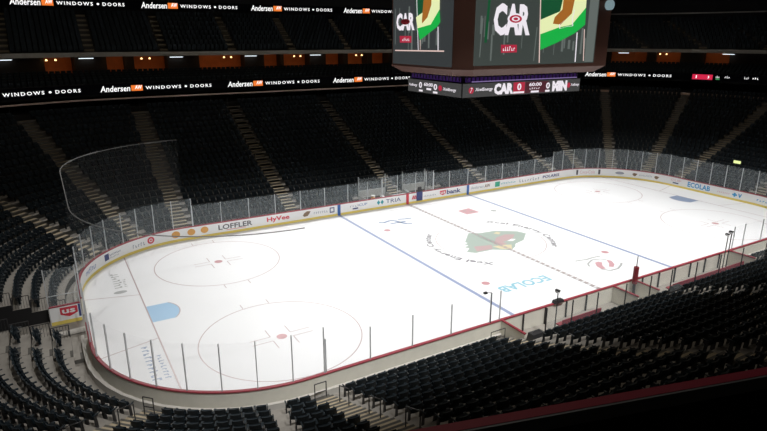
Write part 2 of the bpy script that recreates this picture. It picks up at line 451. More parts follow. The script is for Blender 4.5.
def local_arm(x):
    a = MB(); a.box8([(x-.025, -.16, .60), (x+.025, -.16, .60), (x+.025, .16, .60), (x-.025, .16, .60), (x-.025, -.18, .64), (x+.025, -.18, .64), (x+.025, .17, .64), (x-.025, .17, .64)])
    return a
def local_leg(x):
    a = MB(); a.box8([(x-.02, -.10, 0), (x+.02, -.10, 0), (x+.02, .04, 0), (x-.02, .04, 0), (x-.02, -.14, .60), (x+.02, -.14, .60), (x+.02, -.02, .60), (x-.02, -.02, .60)])
    return a
AIS = [(-57.75, .62), (-55.8, .17), (-50.9, .62), (-43.5, .42), (-39.57, 1.85), (-28.65, .6), (-25.3, .6), (-21.95, .6), (-11.8, .6), (-.4, .6), (10.9, .6), (21.95, .6),
       (25.3, .51), (28.65, .51), (32.0, .51), (35.35, .51), (44.19, .6), (50.9, .6), (LN(11.5), .6), (LN(.5), .6), (LN(-11.1), .6), (101.34, .62)]
def row(L0, L1, h0, h1, e, pitch):
    n = 24; pts = [P(L0+(L1-L0)*i/n, e) for i in range(n+1)]
    cum = [0]
    for a, b in zip(pts[:-1], pts[1:]): cum.append(cum[-1]+math.dist(a, b))
    ln = cum[-1]-h0-h1; k = int(ln/pitch)
    out = []
    for j in range(k):
        d = h0+(ln-k*pitch)/2+(j+.5)*pitch
        i = max(q for q in range(n) if cum[q] <= d); t = (d-cum[i])/(cum[i+1]-cum[i])
        out.append(L0+(L1-L0)*(i+t)/n)
    return out
seats = []
for (L0, h0), (L1, h1) in zip(AIS[:-1], AIS[1:]):
    if L1-L0 < .6: continue
    for k in range(N):
        e = E0(k)+.50
        for L in row(L0, L1, h0, h1, e, .56):
            if skip(k, L) or skip(k, L+.3) or skip(k, L-.3): continue
            p = P(L, e, Z(k))
            if not inframe((p[0], p[1], p[2]+.5), 30): continue
            seats.append((L, k, p, nang(L)))
def ledge_v(u): return 431 if u < 380 else np.interp(u, [380, 460, 511, 767], [431, 427, 409, 367])
def secname(L):
    if L < -50.9: return 'near left corner', 
def cand(s):
    u, v, d = px((s[2][0], s[2][1], s[2][2]+.6))
    return (0 <= u <= 767 and 0 <= v < min(430, ledge_v(u)-1)), d, u, v
sel = sorted([(cand(s)[1], i) for i, s in enumerate(seats) if cand(s)[0]])[:300]
selset = {i for d, i in sel}
# one seat with all its parts
def make_seat():
    t = empty('stadium_seat')
    b, p = seat_boxes(); b.build('seat_back', SEAT, t); p.build('seat_pan', SEATC, t)
    for s in (-1, 1):
        local_arm(s*.252).build('armrest', SEAT, t); local_leg(s*.252).build('leg', DARK, t)
    return t
proto = make_seat()
def copy_seat(src):
    r = src.copy(); C.objects.link(r)
    for ch in src.children:
        c2 = ch.copy(); C.objects.link(c2); c2.parent = r
    return r
SECL = {}
def section_of(L):
    for i, ((a, _), (b, _)) in enumerate(zip(AIS[:-1], AIS[1:])):
        if a <= L < b: return i
sect_phrase = {0: 'between the narrow gap and the wide near stair', 1: 'in the block between corner stair and narrow gap',
               2: 'in the curved block round the near left corner', 3: 'in the short block beside the tunnel', 18: 'in the near block right of the benches stair',
               19: 'in the near block behind the left bench', 20: 'in the near block left of the benches'}
ordn = ['front', 'second', 'third', 'fourth', 'fifth', 'sixth', 'seventh', 'eighth', 'ninth', 'tenth', 'eleventh', 'twelfth', 'thirteenth', 'fourteenth', 'fifteenth', 'sixteenth', 'seventeenth', 'eighteenth', 'nineteenth', 'twentieth', 'last']
first = True
for d, i in sel:
    L, k, p, a = seats[i]
    o = proto if first else copy_seat(proto); first = False
    o.location = p; o.rotation_euler = (0, 0, a+PI/2)
    s = section_of(L); ph = sect_phrase.get(s, 'in the stand')
    tag(o, 'black stadium seat, %s row %s' % (ordn[k], ph), 'seat', 'seats of the %s row %s' % (ordn[k], ph))
# all the other seats: uncountable in the photo
b, p = seat_boxes(); parts = [(b, 0), (p, 1), (local_arm(-.252), 2), (local_leg(-.252), 0)]
V0 = []; F0 = []; M0 = []
for m, mi in parts:
    n = len(V0); V0 += m.v; F0 += [tuple(n+i for i in f) for f in m.f]; M0 += [mi]*len(m.f)
V0 = np.array(V0); F0a = np.array(F0)
rest = [s for i, s in enumerate(seats) if i not in selset]
VV = []; FF = []; MM = []
for j, (L, k, p, a) in enumerate(rest):
    t = a+PI/2; c_, s_ = math.cos(t), math.sin(t)
    X = V0[:, 0]*c_-V0[:, 1]*s_+p[0]; Y = V0[:, 0]*s_+V0[:, 1]*c_+p[1]
    VV.append(np.c_[X, Y, V0[:, 2]+p[2]]); FF.append(F0a+j*len(V0)); MM += M0
me = bpy.data.meshes.new('stadium_seats'); me.from_pydata(np.concatenate(VV).tolist(), [], np.concatenate(FF).tolist())
for m in (SEAT, SEATC, ARM): me.materials.append(m)
me.polygons.foreach_set('material_index', np.array(MM, dtype=np.int32)); me.update()
o = bpy.data.objects.new('stadium_seats', me); C.objects.link(o)
tag(o, 'thousands of dark tip-up seats filling the lower bowl all round the rink', 'seats', kind='stuff')
# club and upper-deck seats, distant and nearly black
up = MB()
for e, z, m in [(20.9+.95*k, 11.3+.2*k, 0) for k in range(5)]+[(27.0+.8*k, 14.75+.55*k, 1) for k in range(8)]:
    f = metric(e); x = -48
    while x < 90:
        bay = ((x+1.6) % 8.1) if m else 3
        if not (m and bay < 1.1):
            L = f(x); p = P(L, e, z)
            if inframe(p, 10): up.box(p[0], p[1], z+.1, .46, .3, .7, nang(L)+PI/2, .85)
        x += .56
o = up.build('balcony_seats', SEAT); tag(o, 'dark rows of distant seats on the balconies above the lit ribbons', 'seats', kind='stuff')
print('seats', len(seats), 'rest', len(rest))

# ================================================================== AISLE STAIRS
def aisle(Lc, hw, k0, k1):
    tread, dark = MB(), MB()
    for k in range(k0, k1):
        zp = Z(k-1) if k > k0 else 0.
        zh = (Z(k)+zp)/2
        for e0, e1, z, zb in ((E0(k)-.45, E0(k), zh, zp), (E0(k), E0(k)+.45, Z(k)+.012, zh)):
            w = hw/((CR+e0)/CR if base(Lc)[2] else 1)
            a0, b0, a1, b1 = Lc-w, Lc+w, Lc-w, Lc+w
            em = e0+.13
            dark.quad(P(a0, e0, zb), P(b0, e0, zb), P(b0, e0, z), P(a0, e0, z))
            dark.quad(P(a0, e0, z), P(b0, e0, z), P(b0, em, z), P(a0, em, z))
            tread.quad(P(a0, em, z), P(b0, em, z), P(b0, e1, z), P(a0, e1, z))
            for q in (a0, b0): dark.quad(P(q, e0, zb), P(q, e1, zb), P(q, e1, z), P(q, e0, z))
    return tread, dark
for Lc, hw in AIS:
    if hw in (.17, 1.85) or Lc < -57.7: continue
    k0 = 0
    while skip(k0, Lc+.01): k0 += 1
    vis = any(inframe(P(Lc, E0(k), Z(k)), 20) for k in range(N))
    if vis:
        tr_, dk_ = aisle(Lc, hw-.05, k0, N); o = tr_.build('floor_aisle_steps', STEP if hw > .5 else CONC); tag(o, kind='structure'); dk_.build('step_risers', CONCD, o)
# narrow gap floor markers
# upper deck aisles
for i in range(-4, 13):
    x = -1.6+.55+8.1*i; mb = MB()
    for k in range(8):
        for h in (0, 1):
            e0 = 26.6+.8*k+.4*h; z = 14.75+.55*k+.275*h*0+.01+(.27 if h else 0); f = metric(e0)
            a, b = f(x-.5), f(x+.5)
            q = []
            for zz in (z-.2, z): q += [P(a, e0, zz), P(b, e0, zz), P(b, e0+.35, zz), P(a, e0+.35, zz)]
            mb.box8(q)
    if inframe(P(metric(29)(x), 29, 16), 10): tag(mb.build('floor_deck_steps', STEP), kind='structure')

# ================================================================== BOARDS
def boards(name, label, L0, L1, outer=True):
    t = empty(name, P((L0+L1)/2, .05, 0)); tag(t, label, 'rink boards')
    off = Vector(t.location)
    Ls = samples(L0, L1, .3)
    def part(nm, prof, m):
        mb = MB(); prism(mb, Ls, prof); mb.v = [(x-off.x, y-off.y, z-off.z) for x, y, z in mb.v]; return mb.build(nm, m, t)
    part('board_panel', rect(.0, .2, .05, 1.06), BOARD)
    part('board_outer_panel', rect(.05, .0, .12, 1.06), BOARDOUT)
    part('kick_plate', rect(-.015, 0, .05, .21), YEL)
    part('cap_rail', [(-.03, 1.06), (.15, 1.06), (.15, 1.11), (.12, 1.13), (0, 1.13), (-.03, 1.11)], RED)
    return t
BF = boards('dasher_boards', 'long white far-side boards with sponsor lettering and a yellow kick plate', -SX, SX)
BR = boards('dasher_boards', 'white curved boards round the right end with yellow kick plate', SX, 57.59)
BNR = boards('dasher_boards', 'near-side boards with red rail in front of the players benches', 57.59, LN(-10.4))
BNL = boards('dasher_boards', 'near-side boards with beige outside and red rail below the black seats', LN(-10.4)+.01, B[-1])
BLN = boards('dasher_boards', 'curved boards round the near left corner up to the open gate', B[0], TUN[0]-.05)
BLF = boards('dasher_boards', 'curved boards round the far left corner beyond the open gate', TUN[1]+.05, -SX)
def onboard(shape, L0, L1, z0, z1, m, t, name='board_lettering', e=-.006):
    off = Vector(t.location); pn = [c_ for c_ in t.children if c_.name.startswith('board_panel')][0]
    def f(u, v):
        p = P(L0+(L1-L0)*u, e, z0+(z1-z0)*v); return (p[0]-off.x, p[1]-off.y, p[2]-off.z)
    return map2d(shape, f, name, m, pn)
T = text2d
# far side
onboard(disc2d(), -23.2, -22.5, .34, .92, A_ORANGE, BLF, 'board_emblem')
onboard(disc2d(), -21.9, -21.25, .36, .92, A_ORANGE, BF, 'board_emblem'); onboard(disc2d(), -20.8, -20.15, .38, .94, A_ORANGE, BF, 'board_emblem')
onboard(T('LOFFLER', .02), -19.3, -16.3, .42, .88, A_BLACK, BF)
onboard(RECT, -18.6, -16.9, .33, .37, A_RED, BF, 'board_underline')
onboard(T('HyVee', .03), -14.95, -12.8, .34, .88, A_RED, BF)
onboard(([(0,.25),(.2,.7),(.55,1),(1,.9),(.85,.5),(.6,.05),(.2,0)], [tuple(range(7))]), -11.5, -10.7, .4, .9, A_BROWN, BF, 'board_emblem')
onboard(scribble(7, 11), -10.4, -8.9, .5, .75, A_GREY, BF)
onboard(RECT, -8.75, -8.25, .38, .9, A_NAVY, BF, 'board_emblem'); onboard(RECT, -8.65, -8.35, .5, .8, BOARD, BF, 'board_emblem_face', -.010)
for s in (-1, 1):
    onboard(RECT, s*25.5*FT-.16, s*25.5*FT+.16, .0, 1.05, A_BLUE, BF, 'blue_line_stripe', -.022)
onboard(RECT, -.16, .16, 0, 1.05, A_RED, BF, 'centre_line_stripe', -.022)
onboard(scribble(4, 12), -6.6, -5.5, .6, .82, A_GREY, BF); onboard(T('CUP', .0), -5.6, -4.7, .6, .84, A_BLUE, BF); onboard(RECT, -6.3, -5.7, .36, .5, A_NAVY, BF, 'board_emblem')
onboard(([(0,.5),(.24,1),(.48,.5),(.24,0),(.52,.5),(.76,1),(1,.5),(.76,0)], [(0,1,2,3),(4,5,6,7)]), -3.6, -2.8, .4, .9, A_TEAL, BF, 'board_emblem')
onboard(T('TRIA', .0), -2.55, -.8, .45, .85, A_NAVY, BF)
for k in range(3): onboard(([(0,0),(.5,0),(1,1),(.5,1)], [(0,1,2,3)]), .5+.22*k, .85+.22*k, .42, .8, A_RED, BF, 'board_emblem')
onboard(scribble(8, 13), 2.0, 3.6, .48, .68, A_GREY, BF)
onboard(([(0,.35),(0,1),(1,1),(1,.35),(.5,0)], [tuple(range(5))]), 4.05, 4.85, .36, .88, A_RED, BF, 'board_emblem')
onboard(T('us', .02), 4.15, 4.75, .52, .76, BOARD, BF, 'board_lettering', -.010)
onboard(T('bank', .03), 4.95, 6.8, .4, .88, A_NAVY, BF)
onboard(T('Andersen', .0), 8.2, 10.0, .48, .82, A_GREY, BF)
onboard(T('AW', .03), 10.1, 10.9, .46, .84, A_BROWN, BF)
onboard(RECT, 11.6, 12.3, .34, .92, A_GREEN, BF, 'board_emblem'); onboard(scribble(9, 14), 12.45, 14.7, .5, .74, A_TEAL, BF)
onboard(scribble(8, 15), 15.2, 18.5, .42, .78, A_GREY, BF)
onboard(T('POLARIS', .03), 18.9, 21.6, .45, .8, A_NAVY, BF)
# right end
onboard(RECT, 24.2, 24.45, .35, .95, A_BLACK, BR, 'board_emblem'); onboard(T('Coca-Cola', .0), 24.7, 26.6, .45, .85, A_PINK, BR); onboard(RECT, 27.0, 27.25, .35, .95, A_BLACK, BR, 'board_emblem')
onboard(disc2d(), 29.0, 30.0, .45, .8, A_GREY, BR, 'board_emblem')
onboard(([(0,.6),(.3,1),(1,.8),(.6,0),(.3,.1)], [tuple(range(5))]), 30.9, 31.5, .4, .8, A_BROWN, BR, 'board_emblem')
onboard(scribble(10, 17), 31.7, 33.2, .5, .75, A_GREY, BR)
onboard(([(0,.6),(.3,1),(1,.8),(.6,0),(.3,.1)], [tuple(range(5))]), 33.4, 34.0, .4, .8, A_BROWN, BR, 'board_emblem')
onboard(T('CUP', .0), 35.4, 36.7, .6, .85, A_PINK, BR); onboard(RECT, 35.7, 36.4, .36, .5, A_NAVY, BR, 'board_emblem')
onboard(T('ECOLAB', .03), 37.5, 40.1, .34, .90, A_SKY, BR)
onboard(scribble(7, 18), 40.9, 42.3, .5, .68, A_PINK, BR)
onboard(([(.3,0),(.7,0),(.7,.3),(1,.3),(1,.7),(.7,.7),(.7,1),(.3,1),(.3,.7),(0,.7),(0,.3),(.3,.3)], [tuple(range(12))]), 42.5, 43.0, .4, .8, A_SKY, BR, 'board_emblem')
onboard(([(0,1),(.4,0),(.6,0),(1,1),(.7,1),(.5,.4),(.3,1)], [tuple(range(7))]), 43.1, 43.5, .4, .8, A_SKY, BR, 'board_emblem')
onboard(scribble(8, 19), 45.0, 47.5, .5, .7, A_SKY, BR)
# left corner
onboard(scribble(8, 21), -32.4, -30.6, .45, .85, A_BLUE, BLF)
onboard(RECT, -29.5, -29.0, .42, .9, A_NAVY, BLF, 'board_emblem'); onboard(scribble(8, 22), -28.9, -27.7, .62, .78, A_NAVY, BLF); onboard(scribble(7, 23), -28.9, -27.9, .42, .56, A_GREY, BLF)
onboard(scribble(5, 24), -26.6, -25.4, .42, .74, A_GREY, BLF)
onboard(disc2d(), -25.25, -24.65, .36, .94, A_RED, BLF, 'board_emblem'); onboard(disc2d(16, .6), -25.1, -24.8, .5, .8, BOARD, BLF, 'board_emblem_face', -.010)

# ================================================================== RINK GLASS
def glass(label, segs, gm=GLASS):
    """segs: list of (list of L, z_top, height label)"""
    t = empty('rink_glass', P(segs[0][0][0], .06, 1.12)); tag(t, label, 'glass barrier'); off = Vector(t.location)
    for Lp, zt in segs:
        for a, b in zip(Lp[:-1], Lp[1:]):
            mb = MB(); Ls = samples(a+.02, b-.02, .8)
            prism(mb, Ls, rect(.055, 1.13, .068, zt)); mb.v = [(x-off.x, y-off.y, z-off.z) for x, y, z in mb.v]
            mb.build('glass_pane', gm, t)
        for a in Lp:
            p = P(a, .062); mb = MB(); mb.box(p[0]-off.x, p[1]-off.y, 1.132-off.z, .07, .045, zt-1.112, nang(a)); mb.build('post', ALU if True else DARK, t)
    return t
def Lxy(x, y):
    best = min(np.arange(B[0], B[-1], .02), key=lambda L: (P(L)[0]-x)**2+(P(L)[1]-y)**2); return float(best)
near_arc = sorted(Lxy(*q) for q in [(-30.47,-5.99),(-30.03,-7.62),(-29.31,-9.02),(-28.33,-10.24),(-27.14,-11.2),(-25.78,-11.99),(-24.34,-12.56),(-22.79,-12.91)] )
near_arc = [B[0]-.9 if False else B[0]]+near_arc[0:]
nl = sorted(near_arc+[-44.0, -42.6, TUN[0]-.1]); nl = [B[0]-.72]+[L for L in nl if L > B[0]+.3]
glass('tall clear glass with dark posts round the near left corner', [(nl, 3.5)], GLASSN)
glass('low clear glass on the near-side boards left of the players benches', [([LN(-10.45), LN(-11.14), LN(-13.82), LN(-16.28), LN(-18.75), LN(-21.15)], 2.88)], GLASSN)
fl = [TUN[1]+.1, -36.3, -34.9]+[Lxy(*q) for q in [(-29.9,7.4),(-29.3,9.0),(-28.49,10.38),(-27.29,11.73),(-25.97,12.33),(-24.52,12.7)]]+[-22.97, -21.4]
glass('tall clear glass with pale posts round the far left corner', [(sorted(fl), 3.5)])
glass('long clear glass of the far side, above the sponsor boards', [([-21.35]+[-21.4+2.44*k for k in range(1, 7)]+[-4.6, -3.0], 2.88), ([-2.95, -1.2, 1.0, 2.3, 3.2], 3.15), ([3.25, 5.3, 7.74, 10.2, 12.6, 15.05, 17.5, 20.4], 2.88)])
glass('tall clear glass with pale posts round the right end', [([20.45+1.62*k for k in range(19)], 3.5)])
glass('clear glass with dark posts on the near side, right of the players benches', [([LN(12.3), LN(13.7), LN(16.2), LN(18.6), LN(21.0)][::-1], 2.88)], GLASSN)

# safety netting hung round the left end
t = empty('safety_net', P(-39, .1, 3.5)); tag(t, 'sheer safety net hung round the left end, with a dark cable along its top', 'net'); off = Vector(t.location)
Ls = samples(B[0], -22.0, .5); mb = MB()
strip(mb, Ls, .08, 3.52, .08, 8.47); mb.v = [(x-off.x, y-off.y, z-off.z) for x, y, z in mb.v]; mb.build('netting', NET, t)
mb = MB(); mb.path([(P(L, .08, 8.47)[0]-off.x, P(L, .08, 8.47)[1]-off.y, 8.47-off.z) for L in Ls], .025, 5); mb.build('top_cable', CABLE, t)

# ================================================================== GATE at the left end
t = empty('rink_gate', (-30.6, 1.3, 0)); tag(t, 'open gate leaf with red shield lettering US, swung out beside the tunnel', 'gate')
mb = MB(); mb.box(-.9, .0, .22, 1.6, .08, .92); GP = mb.build('gate_panel', BOARD, t)
mb = MB(); mb.box(-.9, .0, .0, 1.6, .10, .22); mb.build('kick_plate', YEL, t)
mb = MB(); mb.box(-.9, .0, 1.14, 1.66, .16, .06); mb.build('cap_rail', RED, t)
mb = MB(); mb.box(-.9, 0, 1.2, 1.6, .015, 2.3); mb.build('glass_pane', GLASS, t)
mb = MB(); mb.box(-.9, 0, 1.84, 1.64, .03, .035); mb.build('glass_bar', ALU, t)
for x in (-1.72, -.08):
    mb = MB(); mb.box(x, 0, 0.05, .06, .07, 3.5); mb.build('post', ALU, t)
map2d(([(0,.3),(0,1),(1,1),(1,.3),(.5,0)], [tuple(range(5))]), lambda u, v: (-1.18+.92*u, -.05, .42+.62*v), 'shield', A_RED, GP)
map2d(text2d('us', .03), lambda u, v: (-1.08+.7*u, -.056, .64+.26*v), 'lettering', BOARD, GP)
mb = MB(); mb.box(-.16, -.052, .3, .12, .01, .8); mb.build('blue_stripe', A_NAVY, GP)
t = empty('rolled_mat', (-31.25, -.5, .0)); tag(t, 'rolled white pad lying below the open rink gate', 'mat')
mb = MB(); mb.tube((-.75, 0, .16), (.6, .1, .16), .16, 14); mb.build('roll', CURB, t)
mb = MB(); mb.tube((-.3, .03, .16), (-.25, .034, .16), .168, 14); mb.build('strap', DARK, t)

# railings each side of the tunnel
def tunnel_rail(L, ks, sgn, label):
    t = empty('guard_rail', P(L, 2, 0)); tag(t, label, 'railing', ); off = Vector(t.location)
    mb = MB(); rl = MB(); y = L
    for k in ks:
        e0, e1 = E0(k)+.02, E0(k)+.88; z = Z(k)
        a = Vector(P(y, e0, z+.75))-off; b_ = Vector(P(y, e1, z+.75))-off
        rl.tube(a, b_, .025)
        rl.tube(Vector(P(y, e0, z))-off, Vector(P(y, e0, z+.75))-off, .025)
        rl.tube(Vector(P(y, e1, z))-off, Vector(P(y, e1, z+.75))-off, .025)
        for i in range(1, 6):
            e = e0+(e1-e0)*i/6
            mb.tube(Vector(P(y, e, z))-off, Vector(P(y, e, z+.75))-off, .012, 4)
    rl.build('rail_frame', DARK, t); mb.build('balusters', DARK, t)
tunnel_rail(TUN[1]+.08, range(0, 8), 1, 'stepped dark guard rail along the far edge of the tunnel')
tunnel_rail(TUN[0]-.08, range(0, 8), -1, 'stepped dark guard rail along the near edge of the tunnel')

# hand rails of the near aisles
def hoop(L, e, hw, label, h=.95, z=None):
    z = 0 if z is None else z
    t = empty('handrail', P(L, e, z)); tag(t, label, 'handrail'); off = Vector(t.location)
    k = (CR+e)/CR if base(L)[2] else 1
    a = Vector(P(L-hw/k, e, z))-off; b_ = Vector(P(L+hw/k, e, z))-off; up = Vector((0, 0, h))
    for q in (a, b_):
        mb = MB(); mb.tube(q, q+up, .025); mb.build('post', DARK, t)
    for hh in (h, h*.5):
        mb = MB(); mb.tube(a+Vector((0,0,hh)), b_+Vector((0,0,hh)), .025); mb.build('rail', DARK, t)
hoop(101.34, .85, .28, 'small dark hoop rail at the foot of the wide near stair', z=.25); hoop(-50.9, 1.25, .25, 'small dark hoop rail at the foot of the near left corner stair', z=.45)
hoop(LN(-11.1), .75, .5, 'small dark hoop rail at the foot of the stair beside the benches')
def stair_rail(L, ks, label):
    t = empty('handrail', P(L, E0(ks[0]), Z(ks[0]))); tag(t, label, 'handrail'); off = Vector(t.location)
    a = Vector(P(L, E0(ks[0])+.3, Z(ks[0])))-off; b_ = Vector(P(L, E0(ks[1])+.3, Z(ks[1])))-off; up = Vector((0,0,.9))
    for q in (a, b_): mb = MB(); mb.tube(q, q+up, .025); mb.build('post', DARK, t)
    mb = MB(); mb.tube(a+up, b_+up, .025); mb.build('rail', DARK, t)
for i, (w_, k) in enumerate((('lowest', 1), ('second', 4), ('third', 7))):
    stair_rail(101.0, (k, k+1), w_+' short centre rail going up the wide near stair')
for w_, k in (('lowest', 1), ('upper', 4)): stair_rail(-50.9, (k, k+1), w_+' short centre rail on the near left corner stair')
hoop(-43.5, 1.6, .38, 'low rail across the narrow stair near the tunnel', .8, Z(0))

# ================================================================== PLAYERS' BENCHES
def bench_area(x0, x1, nm, red0, red1):
    L0, L1 = LN(x1), LN(x0)
    mb = MB(); prism(mb, [L0, L1], rect(2.60, 0, 2.72, 1.2)); tag(mb.build('wall_bench_back', BLACK), kind='structure')
    t = empty('players_bench', P(LN((red0+red1)/2), 1.35, 0)); tag(t, 'long red %s players bench behind the near boards' % nm, 'bench'); off = Vector(t.location)
    mb = MB(); mb.box(0, 0, .45, red1-red0, .36, .08); mb.build('bench_seat', RED, t)
    mb = MB(); mb.box(0, -.30, .5, red1-red0, .05, .42); mb.build('bench_back', DRED, t)
    n = 4
    for i in range(n):
        mb = MB(); mb.box(-(red1-red0)/2+.3+i*(red1-red0-.6)/(n-1), 0, 0, .08, .3, .45); mb.build('leg', DARK, t)
    for i in range(int((x1-x0)/1.75)):
        x = x0+.9+i*1.75; mb = MB(); mb.box(x, -13.13, 0, .07, .08, 1.06); o = mb.build('board_support', DARK)
        tag(o, 'dark upright bracing the boards at the %s bench' % nm, 'support', 'board supports at the %s bench' % nm)
bench_area(-9.6, -1.1, 'left', -7.1, -3.9)
bench_area(1.0, 11.8, 'right', 3.0, 11.2)
for x, lab in ((-10.3, 'left end wall of the left players bench, with red top'), (-.95, 'end wall between the left bench and the middle opening, with red top'), (1.05, 'end wall between the middle opening and the right bench, with red top'), (12.0, 'right end wall of the right players bench, with red top')):
    t = empty('bench_partition', (x, -14.0, 0)); tag(t, lab, 'partition')
    mb = MB(); mb.box(0, 0, 0, .08, 1.85, 1.05); mb.build('panel', BOARDOUT, t)
    mb = MB(); mb.box(0, 0, 1.05, .14, 1.88, .07); mb.build('cap_rail', RED, t)
mb = MB(); mb.box(0, -14.0, 0, 1.9, 1.8, .06); tag(mb.build('floor_bench_opening', CURB), kind='structure')
# glass behind the benches
t = empty('bench_glass', (0, -15.61, 1.21)); tag(t, 'low clear glass on slim dark posts behind the players benches', 'glass barrier')
xs = [-9.55, -7.6, -5.6, -3.2, -.95, 1.05, 3.6, 6.2, 8.8, 11.75]
for a, b_ in zip(xs[:-1], xs[1:]):
    mb = MB(); mb.box((a+b_)/2, 0, 0, b_-a-.08, .012, 1.45); mb.build('glass_pane', GLASS, t)
for x in xs: mb = MB(); mb.box(x, 0, 0, .05, .05, 1.5); mb.build('post', DARK, t)
def pole_cam(x, y, h, lab):
    t = empty('camera_pole', (x, y, 0)); tag(t, lab, 'camera')
    mb = MB(); mb.tube((0,0,0), (0,0,h), .035); mb.build('pole', DARK, t)
    mb = MB(); mb.box(.02, .05, h-.02, .13, .2, .13); mb.build('camera_body', BOARD, t)
    mb = MB(); mb.box(.02, .06, h+.11, .16, .26, .06); mb.build('sun_cover', DARK, t)
    mb = MB(); mb.tube((.02, .15, h+.05), (.02, .22, h+.04), .04, 8); mb.build('lens', DARK, t)
pole_cam(-7.7, -14.6, 2.75, 'small pale camera with black hood on a pole above the left bench')
pole_cam(8.9, -14.6, 3.4, 'dark camera on the tallest pole at the right bench')
pole_cam(10.6, -13.5, 2.6, 'lower dark camera on a pole beside the tallest one')
t = empty('lamp_arm', (-11.14, -13.05, 1.1)); tag(t, 'small lamp on a short arm atop the last glass post before the benches', 'lamp')
mb = MB(); mb.tube((0,0,0), (0,0,1.85), .03); mb.build('stem', DARK, t)
mb = MB(); mb.tube((0,0,1.85), (-.3,.1,1.88), .02); mb.build('arm', DARK, t)
mb = MB(); mb.box(-.36, .12, 1.82, .2, .14, .1); mb.build('head', DARK, t)
t = empty('padded_post', (.75, -13.35, 0)); tag(t, 'dark red padded post standing at the middle of the near boards', 'post')
mb = MB(); mb.tube((0,0,0), (0,0,1.0), .10, 10); mb.build('base', DARK, t)
mb = MB(); mb.tube((0,0,1.0), (0,0,2.15), .17, 12); mb.build('padding', mat('pad_red', (.22,.02,.03), .6), t)
mb = MB(); mb.tube((0,0,2.15), (0,0,2.9), .03); mb.build('tip', DARK, t)
# gear bags on the boards and floor
for x, y, z, s, lab in ((-5.9, -13.05, 1.13, (.75, .3, .18), 'black glove bag lying on the red rail before the left bench'), (-8.8, -14.3, 0, (1.0, .5, .5), 'black gear bag at the left end of the left bench'),
                        (7.6, -15.0, 0, (1.1, .45, .7), 'black gear bag behind the right bench'), (3.0, -14.9, 0, (.9, .5, .9), 'tall black gear case beside the middle opening')):
    t = empty('gear_bag', (x, y, z)); tag(t, lab, 'bag')
    mb = MB(); mb.box(0, 0, 0, *s, taper=.85); mb.build('bag_body', DARK, t)
    mb = MB(); mb.path([(-s[0]*.25, 0, s[2]), (-s[0]*.15, 0, s[2]+.08), (s[0]*.15, 0, s[2]+.08), (s[0]*.25, 0, s[2])], .015); mb.build('strap', DARK, t)

# ================================================================== PENALTY BOXES (far side)
WP = mat('penalty_panel', (.55, .58, .58), .5)
for x0, x1, lab in ((-4.6, -1.5, 'left'), (.6, 3.4, 'right')):
    t = empty('penalty_box', ((x0+x1)/2, 14.3, 0)); tag(t, '%s glazed penalty box with pale panels behind the far boards' % lab, 'penalty box'); w_ = x1-x0
    mb = MB(); mb.box(0, .62, .0, w_, .08, 1.55); mb.build('back_panel', WP, t)
    mb = MB(); mb.box(0, .62, 1.55, w_, .015, 1.2); mb.build('back_glass', GLASS, t)
    for s in (-1, 1):
        mb = MB(); mb.box(s*w_/2, -.27, 1.1, .015, 1.7, 1.85); mb.build('side_glass', GLASS, t)
        mb = MB(); mb.box(s*w_/2, .62, 0, .08, .08, 2.95); mb.build('post', ALU, t)
        mb = MB(); mb.box(s*w_/2, -.27, 0, .06, 1.7, 1.1); mb.build('side_panel', WP, t)
    mb = MB(); mb.box(0, .3, .42, w_-.3, .35, .08); mb.build('bench_seat', WOOD, t)
t = empty('timekeeper_table', (-.45, 13.9, 0)); tag(t, 'low pale timekeeper table between the two penalty boxes', 'table')
mb = MB(); mb.box(0, 0, .8, 1.8, .6, .06); mb.build('tabletop', WP, t)
for a in (-1, 1):
    for b_ in (-1, 1): mb = MB(); mb.box(a*.8, b_*.22, 0, .06, .06, .8); mb.build('leg', DARK, t)
t = empty('penalty_gate', (1.45, 12.9, 0)); tag(t, 'black padded gate in the far boards right of the red centre stripe', 'gate')
mb = MB(); mb.box(0, .0, .2, .72, .04, .95); mb.build('pad', A_NAVY, t)
mb = MB(); mb.box(0, .02, 1.15, .45, .16, .5, taper=.8); mb.build('top_pad', DARK, t)
for x, y, m_, lab in ((-3.4, 14.1, A_ORANGE, 'orange cone-shaped cooler on the left penalty bench'), (-2.4, 13.9, A_ORANGE, 'smaller orange jug beside the left penalty bench cooler')):
    t = empty('drinks_cooler', (x, y, .5)); tag(t, lab, 'cooler')
    mb = MB(); mb.tube((0,0,0), (0,0,.55 if x < -3 else .4), .22, 12, .2); mb.build('body', m_, t)
    h = .55 if x < -3 else .4
    mb = MB(); mb.tube((0,0,h), (0,0,h+.08), .22, 12); mb.build('lid', BOARD, t)

# ================================================================== LED RIBBONS
LEDW = emit('led_white', (1, 1, 1), 1.1); LEDO = emit('led_orange', (1, .22, .03), .9); LEDR = emit('led_red', (.8, .02, .08), .8); LEDG = emit('led_green', (.1, .6, .2), .4)
def ribbon(label, e, zc, h, L0, L1):
    t = empty('led_ribbon', P(0, e, zc)); tag(t, label, 'led display'); off = Vector(t.location)
    mb = MB(); prism(mb, samples(L0, L1, .3), rect(e, zc-h/2, e+.15, zc+h/2)); mb.v = [(x-off.x, y-off.y, z-off.z) for x, y, z in mb.v]
    dpn = mb.build('display_panel', mat('led_off', (.004, .004, .007), .9, spec=.1), t)
    f = metric(e)
    def put(shape, m0, m1, z0, z1, m, nm='lettering', dp=.03):
        def g(u, v):
            p = P(f(m0+(m1-m0)*u), e-dp, zc+z0+(z1-z0)*v); return (p[0]-off.x, p[1]-off.y, p[2]-off.z)
        return map2d(shape, g, nm, m, dpn)
    return put
AN = text2d('Andersen', .015, .15); WD = text2d('WINDOWS', .02, spacing=1.35); WD2 = text2d('DOORS', .02, spacing=1.35); AWT = text2d('AW', .03, .2)
